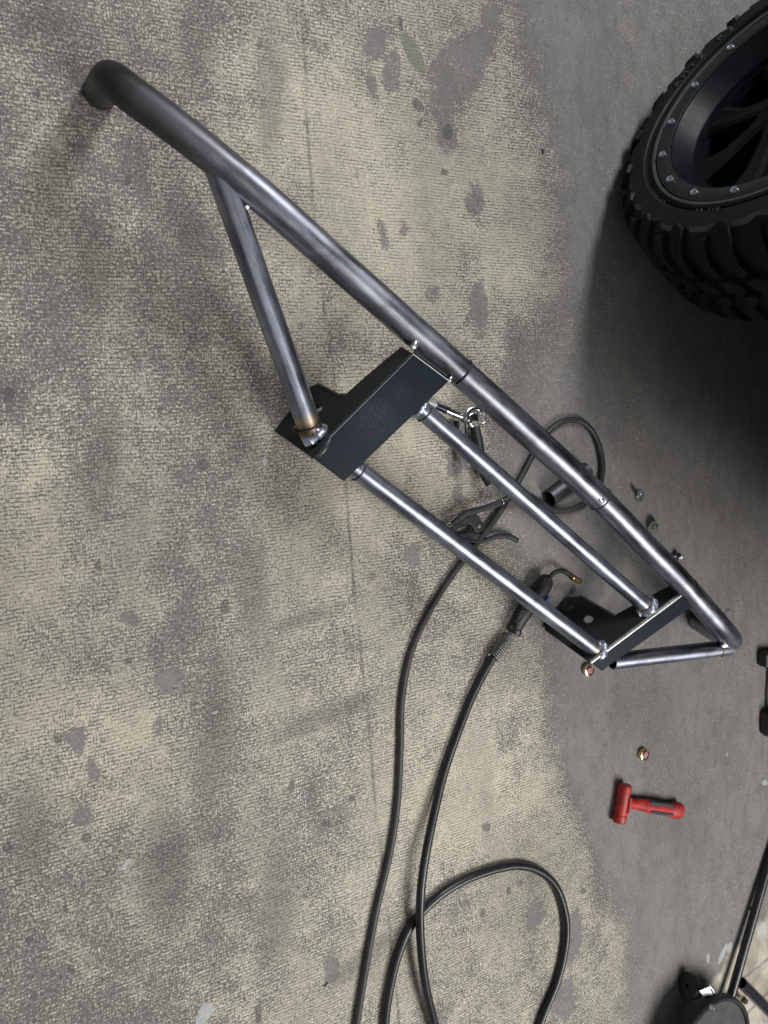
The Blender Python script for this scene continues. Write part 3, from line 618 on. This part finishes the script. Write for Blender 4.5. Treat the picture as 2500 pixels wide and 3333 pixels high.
# body over the wheel, outside the picture, front stretched to shade the floor
tt = np.array([.54, .833, 0]); nh = nrm([n_[0], n_[1], 0]); c0 = Cw * np.array([1, 1, 0]) - .06 * nh
def bp(a, b): return tuple((c0 + tt * a - nh * b)[:2])
prof_b = [(-1.10, .84), (-1.08, 1.10), (-.85, 1.22), (1.1, 1.32), (1.6, 1.75), (3.2, 1.78), (3.4, .62), (.62, .60), (.50, .80), (.30, .90), (-.30, .90), (-.52, .84)]
V = []; nB = len(prof_b)
for b in (0.0, 1.75):
    for a, z in prof_b: q = bp(a, b); V.append((q[0], q[1], z))
F = [tuple(range(nB)), tuple(reversed(range(nB, 2 * nB)))] + [(i, (i + 1) % nB, (i + 1) % nB + nB, i + nB) for i in range(nB)]
body = mesh('truck_body', V, F, M_DARK); bm = bmesh.new(); bm.from_mesh(body.data); bmesh.ops.recalc_face_normals(bm, faces=bm.faces); bm.to_mesh(body.data); bm.free(); adopt(body, truck); bevel(body, .03, 3)
V = []
for z in (.45, .88):
    for a, b in ((-.85, .55), (-.85, 1.7), (3.0, 1.7), (3.0, .55)): q = bp(a, b); V.append((q[0], q[1], z))
adopt(bevel(mesh('chassis_blocker', V, [(3, 2, 1, 0), (4, 5, 6, 7), (0, 1, 5, 4), (1, 2, 6, 5), (2, 3, 7, 6), (3, 0, 4, 7)], M_DARK), .02, 2), truck)  # plain box added under the truck to block light from the floor
ax0 = Cw - n_ * .24; adopt(cyl('axle', ax0, ax0 - np.array([nh[0], nh[1], 0]) * 1.3, .045, .045, M_DARK), truck)

# ---------------- cables ----------------
def cpx(pts, n=10): return spline([at(*p) for p in pts], n)
gl = [(1148, 3420, .008), (1160, 3333, .008), (1185, 3180, .008), (1225, 2960, .008), (1268, 2780, .008), (1293, 2620, .008), (1303, 2440, .008), (1308, 2280, .008), (1335, 2130, .008), (1400, 1985, .008), (1470, 1875, .008), (1545, 1775, .008), (1610, 1690, .008), (1660, 1612, .008), (1700, 1545, .008),
      (1740, 1470, .008), (1785, 1405, .008), (1835, 1371, .008), (1890, 1372, .008), (1930, 1408, .008), (1954, 1470, .008), (1960, 1530, .008), (1948, 1585, .008), (1915, 1630, .008), (1866, 1656, .008), (1810, 1663, .010), (1765, 1640, .022), (1715, 1612, .026), (1672, 1618, .024), (1636, 1632, .022)]
P = cpx(gl); o = tube('ground_cable', P, [.0078 if i > 60 else .0078 + .0012 * (60 - i) / 60 for i in range(len(P))], M_CABLE, seg=16)
tag(o, 'dark grey rubber cable looping under the bumper into the black spring clamp', 'cable')
mg = [(1604, 2140, .016), (1575, 2190, .013), (1535, 2270, .010), (1488, 2390, .010), (1447, 2510, .012), (1415, 2640, .020), (1390, 2760, .030), (1372, 2880, .036), (1367, 2990, .036), (1372, 3100, .034), (1384, 3200, .030), (1404, 3290, .024), (1430, 3380, .018), (1500, 3520, .012), (1620, 3540, .010), (1720, 3420, .010),
      (1770, 3300, .010), (1815, 3190, .010), (1840, 3080, .011), (1842, 2990, .012), (1812, 2890, .012), (1760, 2838, .012), (1690, 2818, .011), (1610, 2830, .010), (1520, 2862, .010), (1440, 2908, .010), (1380, 2962, .010), (1330, 3025, .012), (1295, 3110, .012), (1270, 3210, .011), (1255, 3310, .010), (1250, 3420, .010)]
P = cpx(mg); o = tube('torch_cable', P, .0100, M_CABLE2, seg=18); tag(o, 'glossy black welding cable running down from the torch and looping at the bottom', 'cable')

# ---------------- welding torch ----------------
def pxr(wpx, x, y, h):  # real radius of something wpx wide in the photo
    d = -(R.T @ (at(x, y, h) - EYE))[2]; return wpx * d / FPX / 2
tr_ = thing('welding_torch', 'black welding torch with brass nozzle and spring strain relief', 'welding torch', tuple(at(1740, 1950, 0)))
def sp(o, root): return adopt(o, root)
hp = [(1671, 2058, .020, 46), (1684, 2034, .022, 46), (1700, 2006, .024, 50), (1722, 1972, .026, 55), (1742, 1944, .028, 58), (1760, 1920, .029, 60), (1772, 1900, .029, 58), (1781, 1884, .028, 46), (1785, 1877, .027, 26)]
P = spline([np.r_[at(x, y, h), pxr(w_, x, y, h)] for x, y, h, w_ in hp], 6)
sp(tube('handle', [p[:3] for p in P], [p[3] for p in P], M_BLACK, seg=28, squash=.82), tr_)
nk = [(1784, 1886, .028), (1800, 1868, .030), (1816, 1859, .031), (1834, 1858, .030), (1850, 1868, .028), (1864, 1880, .024)]
sp(tube('gooseneck', cpx(nk, 8), pxr(15.5, 1830, 1860, .03), M_BLACK, seg=20), tr_)
na, nb = at(1862, 1878, .025), at(1884, 1891, .019); nd = nrm(nb - na); r_n = pxr(21, 1870, 1885, .02)
sp(lathe('brass_nozzle', [(r_n * .9, -.002), (r_n * 1.05, 0), (r_n * 1.05, .006), (r_n * .98, .007), (r_n * 1.0, .012), (r_n * .98, .032), (r_n * .80, .039), (r_n * .5, .040), (r_n * .45, .022)], na, nd, M_BRASS, seg=28), tr_)
sp(lathe('gas_diffuser', [(r_n * .42, 0), (r_n * .42, .038), (r_n * .2, .042), (.0, .042)], na, nd, simple('copper_tip', (.30, .13, .09), .4, 1.0), seg=18), tr_)
tpts = [at(1786, 1940, .016), at(1779, 1952, .013), at(1772, 1966, .012)]
sp(tube('trigger', tpts, [.006, .008, .004], M_BLUE, seg=14), tr_)
cA, cB = at(1680, 2044, .022), at(1664, 2070, .018)
sp(lathe('end_collar', [(pxr(44, 1675, 2050, .02), 0), (pxr(50, 1675, 2050, .02), .003), (pxr(50, 1675, 2050, .02), .014), (pxr(38, 1675, 2050, .02), .016)], cA, cB - cA, M_BLACK, seg=28), tr_)
sp(lathe('collar_screw', [(.0052, 0), (.0052, .003), (.003, .003), (.003, .001), (0, .001)], at(1663, 2042, .034), (0, 0, 1), M_BURN, seg=14), tr_)
sp(lathe('handle_screw', [(.0050, 0), (.0050, .0025), (.0025, .0025), (0, .0008)], at(1786, 1887, .044), (0, 0, 1), M_BURN, seg=14), tr_)
# lettering moulded on the handle
V, F = textmesh('LWERTIL', .022, .0010); a = at(1684, 2022, .046); b = at(1716, 1966, .049); xd = nrm(b - a); yd = nrm(np.cross([0, 0, 1.], xd)); mid = (a + b) / 2 - yd * .0035
lv = [mid + xd * p[0] * .62 + yd * p[1] * .9 + np.array([0, 0, 1]) * (p[2] - .0020) for p in V]
sp(mesh('moulded_lettering', lv, F, simple('moulded_black', (.028, .030, .034), .4)), tr_)
# spring
sA_, sB_ = at(1661, 2066, .018), at(1603, 2142, .016); L_ = np.linalg.norm(sB_ - sA_); d_ = (sB_ - sA_) / L_; u_ = np.array([0, 0, 1.]); s_ = np.cross(d_, u_)
turns = 14; P = []
for k in range(turns * 18 + 1):
    a = 2 * math.pi * k / 18; f = k / (turns * 18); rr = .0100 + .0030 * math.sin(min(1, f * 1.4) * math.pi * .62); P.append(sA_ + d_ * L_ * (f ** 1.12) + rr * (math.cos(a) * s_ + math.sin(a) * u_))
sp(tube('strain_relief_spring', P, .0017, M_SATIN, seg=7), tr_)
sp(tube('cable_sheath', [sA_, (sA_ + sB_) / 2, sB_ + d_ * .004], [.0088, .0092, .0092], M_CABLE2, seg=18), tr_)

# ---------------- ground clamp ----------------
gc = thing('ground_clamp', 'black spring clamp with two rubber handles lying between the rails', 'clamp', tuple(at(1555, 1710, 0)))
h1 = [(1489, 1691, .030, 17), (1503, 1680, .030, 20), (1525, 1668, .030, 22), (1560, 1659, .029, 21), (1595, 1649, .027, 22), (1628, 1636, .025, 24)]
P = spline([np.r_[at(x, y, h), pxr(w_, x, y, h)] for x, y, h, w_ in h1], 6); sp(tube('handle', [p[:3] for p in P], [p[3] for p in P], M_GRIP, seg=18, squash=.8), gc)
sp(pipe_open('handle_core', [at(1472, 1703, .029), at(1480, 1697, .030), at(1494, 1688, .030)], pxr(15, 1480, 1696, .03), pxr(11, 1480, 1696, .03), M_CLAMP, seg=18), gc)
sp(ring('cable_ferrule', at(1631, 1634, .024), at(1640, 1630, .024) - at(1620, 1639, .024), pxr(25, 1631, 1634, .024), .0016, M_ZINC, 0, 360, 24), gc)
h2 = [(1500, 1752, .012, 12), (1530, 1760, .012, 10), (1570, 1763, .013, 12), (1600, 1752, .016, 17), (1632, 1745, .018, 19), (1662, 1748, .018, 19), (1684, 1760, .016, 18)]
P = spline([np.r_[at(x, y, h), pxr(w_, x, y, h)] for x, y, h, w_ in h2], 6); sp(tube('handle', [p[:3] for p in P], [p[3] for p in P], M_GRIP, seg=18, squash=.8), gc)
sp(slab_px('jaw_plate', [(1462, 1722), (1492, 1702), (1525, 1684), (1553, 1672), (1566, 1690), (1569, 1716), (1566, 1730), (1556, 1734), (1545, 1727), (1536, 1709), (1526, 1704), (1512, 1710), (1478, 1730)], .022, .028, M_CLAMP, None, .001), gc)
sp(slab_px('jaw_plate', [(1484, 1738), (1510, 1736), (1530, 1733), (1540, 1726), (1552, 1738), (1575, 1740), (1590, 1752), (1575, 1766), (1515, 1760), (1492, 1752)], .006, .012, M_CLAMP, None, .001), gc)
sp(lathe('pivot_bolt', [(.0055, 0), (.0055, .004), (.004, .006), (0, .0065)], at(1556, 1712, .028) , (0, 0, 1), M_ZINC, seg=18), gc)
sp(cyl('pivot_sleeve', at(1553, 1716, .006), at(1554, 1713, .026), .009, .009, M_CLAMP), gc)
P = []; c = at(1520, 1722, .014)
for k in range(60): a = k * .75; P.append(c + np.array([.010 * math.cos(a), .010 * math.sin(a), 0]) + nrm(at(1560, 1716, .014) - c) * .0008 * k)
sp(tube('clamp_spring', P, .0013, M_CLAMP, seg=6), gc)
rs = random.Random(3)
for k in range(9):
    p0 = at(1448 + rs.uniform(-12, 14), 1704 + rs.uniform(-8, 14), .006); q0 = p0 + np.array([rs.uniform(-.012, .012), rs.uniform(-.012, .012), rs.uniform(-.004, .010)])
    sp(tube('wire_strand', [p0, (p0 + q0) / 2 + np.array([0, 0, .002]), q0], .0008, M_BURN, seg=5), gc)

# ---------------- air gun ----------------
ag = thing('air_blow_gun', 'chrome air blow gun with black ribbed grip behind the upper rail', 'air tool', tuple(at(1540, 1400, 0)))
def seg_(name, a, b, wa, wb, h, mat, seg=22, squash=1.0):
    return sp(tube(name, [at(*a, h), (at(*a, h) + at(*b, h)) / 2, at(*b, h)], [pxr(wa, *a, h), pxr((wa + wb) / 2, *a, h), pxr(wb, *b, h)], mat, seg=seg, squash=squash), ag)
seg_('nozzle_tip', (1392, 1311), (1422, 1322), 9, 15, .022, M_WHITE)
seg_('collar', (1420, 1321), (1452, 1335), 21, 25, .022, M_NAVY)
seg_('lock_ring', (1450, 1334), (1456, 1337), 30, 30, .022, M_CHROME)
seg_('barrel', (1455, 1337), (1508, 1358), 25, 23, .022, M_CHROME)
seg_('barrel_step', (1506, 1357), (1522, 1366), 20, 26, .024, M_CHROME)
hk = [(1518, 1368), (1516, 1350), (1524, 1336), (1540, 1329), (1556, 1332), (1562, 1342)]
sp(tube('head_hook', cpx([(x, y, .030) for x, y in hk], 6), [.0075] * (5 * 6 + 1), M_CHROME, seg=14), ag)
sp(slab_px('head', [(1527, 1350), (1540, 1343), (1556, 1346), (1560, 1370), (1556, 1380), (1540, 1392), (1530, 1380)], .012, .034, M_CHROME, None, .002), ag)
sp(slab_px('head_badge', [(1538, 1374), (1555, 1370), (1558, 1382), (1542, 1386)], .034, .037, M_SATIN, None, .001), ag)
gd = [(1560, 1345), (1577, 1352), (1580, 1368), (1572, 1378), (1560, 1382)]
sp(tube('trigger_guard', cpx([(x, y, .022) for x, y in gd], 5), .0013, M_CHROME, seg=8), ag)
P = spline([np.r_[at(x, y, .024), pxr(w_, x, y, .024)] for x, y, w_ in ((1545, 1390, 34), (1553, 1430, 38), (1562, 1480, 36), (1572, 1530, 32), (1581, 1562, 24))], 22)
sp(tube('ribbed_grip', [p[:3] for p in P], [p[3] * (1.0 if (i // 2) % 2 else .94) for i, p in enumerate(P)], M_BLACK, seg=26), ag)
seg_('air_fitting', (1578, 1556), (1590, 1578), 20, 17, .020, M_BURN); seg_('air_fitting', (1588, 1573), (1594, 1584), 10, 9, .020, M_ZINC)
sp(slab_px('lever', [(1496, 1372), (1512, 1376), (1514, 1430), (1517, 1500), (1521, 1524), (1508, 1524), (1501, 1500), (1498, 1440), (1496, 1400)], .022, .027, M_SATIN, None, .001), ag)
sp(tube('lever_rail', cpx([(1516, 1376, .026), (1520, 1400, .027), (1521, 1440, .027), (1524, 1500, .026), (1526, 1520, .024), (1519, 1529, .022)], 6), .0022, M_CHROME, seg=10), ag)
sp(slab_px('lever_stop', [(1486, 1368), (1497, 1372), (1496, 1398), (1488, 1390)], .010, .022, M_BURN, None, .001), ag)

# ---------------- pipe offcut ----------------
ro_ = pxr(58, 1786, 1624, .021)
pa, pb = at(1787, 1622, ro_), at(1908, 1530, ro_); o = pipe_open('pipe_offcut', [pa + (pb - pa) * k / 6 for k in range(7)], ro_, ro_ * .82, M_OFF, seg=36)
tag(o, 'short dark steel pipe offcut with open end under the hoop tube', 'pipe')
tw = blob('weld_spatter', at(1811, 1617, ro_ * 1.75), .0055, M_TACK, (.5, 1.6, .6), pb - pa, 3); tw.parent = o; 

# ---------------- red mallet ----------------
hm = thing('red_mallet', 'red dead-blow mallet with dark grip pads lying on bare concrete', 'mallet', tuple(at(2030, 2610, 0)))
rh = pxr(45, 2025, 2612, .02)
ha, hb = at(2035, 2552, rh), at(2014, 2677, rh); hd = nrm(hb - ha); HL = np.linalg.norm(hb - ha)
sp(lathe('head', [(rh * .80, 0), (rh * .95, .003), (rh * 1.0, .010), (rh * 1.0, .020), (rh * .93, .022), (rh * .93, HL - .022), (rh * 1.0, HL - .020), (rh * 1.0, HL - .010), (rh * .95, HL - .003), (rh * .8, HL)], ha, hd, M_RED, seg=40), hm)
rp_ = [ha + hd * (.03 + (HL - .06) * k / 4) + np.array([0, 0, 1]) * rh * .93 + nrm(np.cross(hd, [0, 0, 1])) * -.010 for k in range(5)]
sp(tube('raised_panel', rp_, .004, M_RED, seg=10), hm)
hl = [(2040, 2617, .020, 30), (2060, 2616, .019, 33), (2090, 2620, .018, 40), (2120, 2626, .017, 44), (2150, 2631, .017, 43), (2180, 2635, .017, 44), (2192, 2637, .018, 50), (2204, 2638, .018, 54), (2214, 2639, .018, 48), (2219, 2640, .018, 30)]
P = spline([np.r_[at(x, y, h), pxr(w_, x, y, h)] for x, y, h, w_ in hl], 6); sp(tube('handle', [p[:3] for p in P], [p[3] for p in P], M_RED, seg=28, squash=.72), hm)
for pts in ([(2118, 2608), (2135, 2611), (2160, 2614), (2188, 2619), (2203, 2629), (2196, 2633), (2160, 2624), (2128, 2627)], [(2116, 2642), (2130, 2639), (2160, 2644), (2198, 2649), (2196, 2655), (2170, 2656), (2135, 2652)]):
    cxy = np.mean(pts, axis=0)
    sp(slab_px('grip_pad', pts, .010, .0315, M_GRIP, None, .002), hm)
# ---------------- brass caps ----------------
def cap(px, py, wpx, rot, label):
    t = thing('valve_cap', label, 'cap', tuple(at(px, py, 0)), 'small gold-rimmed caps on the floor'); c = at(px, py, 0); r = wpx
    c[2] = 0.001
    sp(lathe('ring', [(r * .92, 0), (r, .002), (r, .010), (r * .96, .012), (r * .84, .0125), (r * .82, .011), (0, .011)], c, (0, 0, 1), M_GOLD, seg=40), t)
    sp(lathe('lens', [(r * .80, .0112), (r * .6, .0125), (r * .3, .0132), (0, .0134)], c, (0, 0, 1), M_CAPRED, seg=36), t)
    u = np.array([math.cos(rot), math.sin(rot), 0]); v = np.array([-u[1], u[0], 0]); V = []; F = []
    for a0, b0, a1, b1 in ((-.5, .30, .5, .42), (-.42, .06, .42, .18), (-.5, -.18, .5, -.06), (-.42, -.42, .36, -.30), (-.5, -.3, -.38, .42), (.34, -.4, .46, .3), (-.06, -.18, .06, .42)):
        k = len(V)
        for z in (.0105, .01385):
            for a, b in ((a0, b0), (a1, b0), (a1, b1), (a0, b1)): V.append(c + r * .9 * (a * u + b * v) + np.array([0, 0, z]))
        F += [(k, k + 3, k + 2, k + 1), (k + 4, k + 5, k + 6, k + 7)] + [(k + i, k + (i + 1) % 4, k + (i + 1) % 4 + 4, k + i + 4) for i in range(4)]
    sp(mesh('printed_mark', V, F, M_PINK), t)
cap(1908, 2179, pxr(41, 1908, 2179, 0.006), -.1, 'gold-rimmed cap with pink mark beside the narrow bracket corner')
cap(2088, 2453, pxr(39, 2088, 2453, 0.006), .6, 'gold-rimmed cap with pink mark above the red mallet')
# ---------------- loose bolts ----------------
def hexprof(name, c, axis, r, h, mat):
    return lathe(name, [(r * .9, 0), (r, h * .1), (r, h * .85), (r * .85, h), (0, h)], c, axis, mat, seg=6)
b1 = thing('loose_bolt', 'bright flange bolt standing in a plain washer nearest the tyre', 'bolt', tuple(at(2080, 1612, 0)), 'loose bolts dropped beside the hoop')
sp(lathe('washer', [(.0060, .0005), (.0165, .0005), (.0165, .0028), (.0060, .0028)], at(2081, 1615, 0), (.10, -.05, 1), M_SATIN, seg=32, closed=True), b1)
sp(cyl('shank', at(2078, 1614, .002), at(2083, 1602, .026), .0068, .0064, M_ZINC, bev=.001), b1)
b2 = thing('loose_bolt', 'hex bolt with a wide tilted yellowish washer against the hoop', 'bolt', tuple(at(2128, 1714, 0)), 'loose bolts dropped beside the hoop')
axn = nrm([-.1, -.62, .9]); c2 = at(2129, 1711, .012)
sp(lathe('washer', [(.0055, -.001), (.0180, -.001), (.0180, .0012), (.0055, .0012)], c2, axn, M_ZINCY, seg=36, closed=True), b2)
sp(hexprof('bolt_head', c2 + axn * .0012, axn, .0092, .0085, M_ZINC), b2); sp(cyl('shank', c2, c2 - axn * .018, .0045, .0045, M_ZINCY), b2)
b3 = thing('loose_bolt', 'small shiny hex flange bolt poking out behind the hoop tube', 'bolt', tuple(at(2212, 1814, 0)), 'loose bolts dropped beside the hoop')
ax3 = nrm([.75, -.25, .45]); c3 = at(2207, 1812, .012)
sp(lathe('flange', [(0, 0), (.012, 0), (.011, .003), (.008, .004), (0, .004)], c3, ax3, M_ZINC, seg=28), b3); sp(hexprof('bolt_head', c3 + ax3 * .003, ax3, .0078, .008, M_TACK), b3); sp(cyl('shank', c3, c3 - ax3 * .022, .0042, .0042, M_ZINC), b3)
# ---------------- black tool cut by the right edge ----------------
bt = thing('black_hand_tool', 'black hand tool with red accent cut off by the right edge', 'hand tool', tuple(at(2500, 2250, 0)))
sp(slab_px('head', [(2496, 2130), (2502, 2124), (2580, 2120), (2580, 2207), (2530, 2194), (2518, 2176), (2496, 2174)], .002, .034, M_BLACK, None, .006), bt)
sp(tube('neck', [at(2518, 2180, .018), at(2511, 2250, .016), at(2508, 2335, .016)], [.009, .0075, .009], M_PLATEG, seg=16), bt)
sp(slab_px('handle', [(2507, 2324), (2520, 2320), (2565, 2322), (2565, 2404), (2511, 2402), (2504, 2394), (2504, 2352)], .002, .034, M_BLACK, None, .006), bt)
sp(slab_px('red_accent', [(2490, 2332), (2515, 2326), (2530, 2338), (2510, 2350), (2494, 2348)], .004, .0200, M_REDD, None, .002), bt)
# ---------------- shop stand at the lower right ----------------
st = thing('wheeled_stand', 'low wheeled stand with round grey plate at the bottom right corner', 'stand', tuple(at(2330, 3400, 0)))
zc = .10; dc = at(2326, 3418, zc)
e1_ = at(2326, 3252, zc); rD = np.linalg.norm(dc - e1_)
sp(lathe('round_plate', [(0, -.004), (rD * .90, -.004), (rD * .90, 0), (0, 0)], dc, (0, 0, 1), M_PLATEG, seg=64), st)
sp(lathe('plate_rim', [(rD * .90, -.014), (rD, -.014), (rD, .003), (rD * .975, .006), (rD * .915, .005), (rD * .90, .001)], dc, (0, 0, 1), M_DARK, seg=64, closed=True), st)
nn = at(2312, 3276, zc + .006)
sp(hexprof('nut', nn, (0, 0, 1), .0075, .006, M_ZINC), st); sp(cyl('stud', nn, nn + np.array([0, 0, .012]), .0032, .0030, M_TACK), st)
sp(cyl('column', np.r_[dc[:2], .02], np.r_[dc[:2], zc - .004], .022, .022, M_DARK), st)
cwc = at(2246, 3212, .035)
sp(lathe('caster_wheel', [(.006, -.012), (.030, -.012), (.035, -.007), (.036, 0), (.035, .007), (.030, .012), (.006, .012)], cwc, (.86, -.5, .06), M_BLACK, seg=40, closed=True), st)
sp(prism('caster_fork', [[tuple(cwc + np.array(q)) for q in ((-.010, .016, .036), (.022, .020, .044), (.030, -.004, .05), (.028, -.040, .052), (.016, -.030, .046))]], (.2, .1, 1), .003, M_SATIN, None, .001), st)
sp(tube('fork_edge', spline([cwc + np.array(q) for q in ((.024, .022, .046), (.033, .006, .05), (.036, -.016, .052), (.031, -.042, .054))], 6), .0034, M_CHROME, seg=10), st)
sp(tube('leg', [cwc + np.array([.03, -.01, .05]), dc + np.array([0, 0, -.03])], .012, M_DARK, seg=12), st)
pl = thing('long_bar', 'long dark steel bar leaning past the round plate', 'bar', tuple(at(2440, 3050, 0)))
q1, q2 = at(2374, 3262, .030), at(2522, 2740, .014); qd = nrm(q2 - q1)
sp(tube('shaft', [q1 - qd * .10, q1, q2, q2 + qd * .25], .0125, simple('dark_bar', (.05, .05, .055), .33, .7), seg=24), pl)
tb = at(2413, 3198, .017); tb2 = at(2560, 3345, .017)
o = pipe_open('black_tube', [tb + (tb2 - tb) * k / 4 for k in range(5)], .0165, .0140, simple('blue_black_tube', (.022, .022, .035), .35, .3), seg=30); tag(o, 'open-ended blue-black tube under the long bar', 'pipe')
vl = thing('brass_fitting', 'small pale brass fitting between the bar and black tube', 'fitting', tuple(at(2414, 3246, 0)))
sp(hexprof('hex_body', at(2414, 3248, .02), (.3, -.5, .5), .010, .016, M_GOLD), vl); sp(cyl('stem', at(2414, 3248, .022), at(2428, 3262, .02), .006, .006, M_ZINCY), vl)
# ---------------- litter on the floor ----------------
for k, (x, y, dx, dy, lab) in enumerate(((1763, 484, 4, 18, 'tiny black rubber strip on the concrete left of the tyre'), (1606, 1690, -0, 0, ''), (2440, 2962, 4, -14, 'tiny curved black shaving left of the long bar'), (1055, 3212, 12, -14, 'small bent black wire left of the grey cable'))):
    if not lab: continue
    a, b = at(x, y, .002), at(x + dx, y + dy, .002); m_ = (a + b) / 2 + np.array([.002, .001, .001])
    tag(tube('debris', spline([a, m_, b], 4), .0015, M_BURN, seg=6), lab, 'debris')
cr = cpx([(2359, 2000, .002), (2364, 1990, .004), (2376, 1986, .002)], 6); tag(tube('metal_shaving', cr, .0009, M_ZINC, seg=6), 'thin curled metal shaving beside the right bend of the hoop', 'shaving')
wr = cpx([(1586, 1719, .002), (1600, 1731, .006), (1614, 1742, .010)], 6); tag(tube('wire_bit', wr, .0006, M_BURN, seg=5), 'thin black wire next to the spring clamp', 'wire')
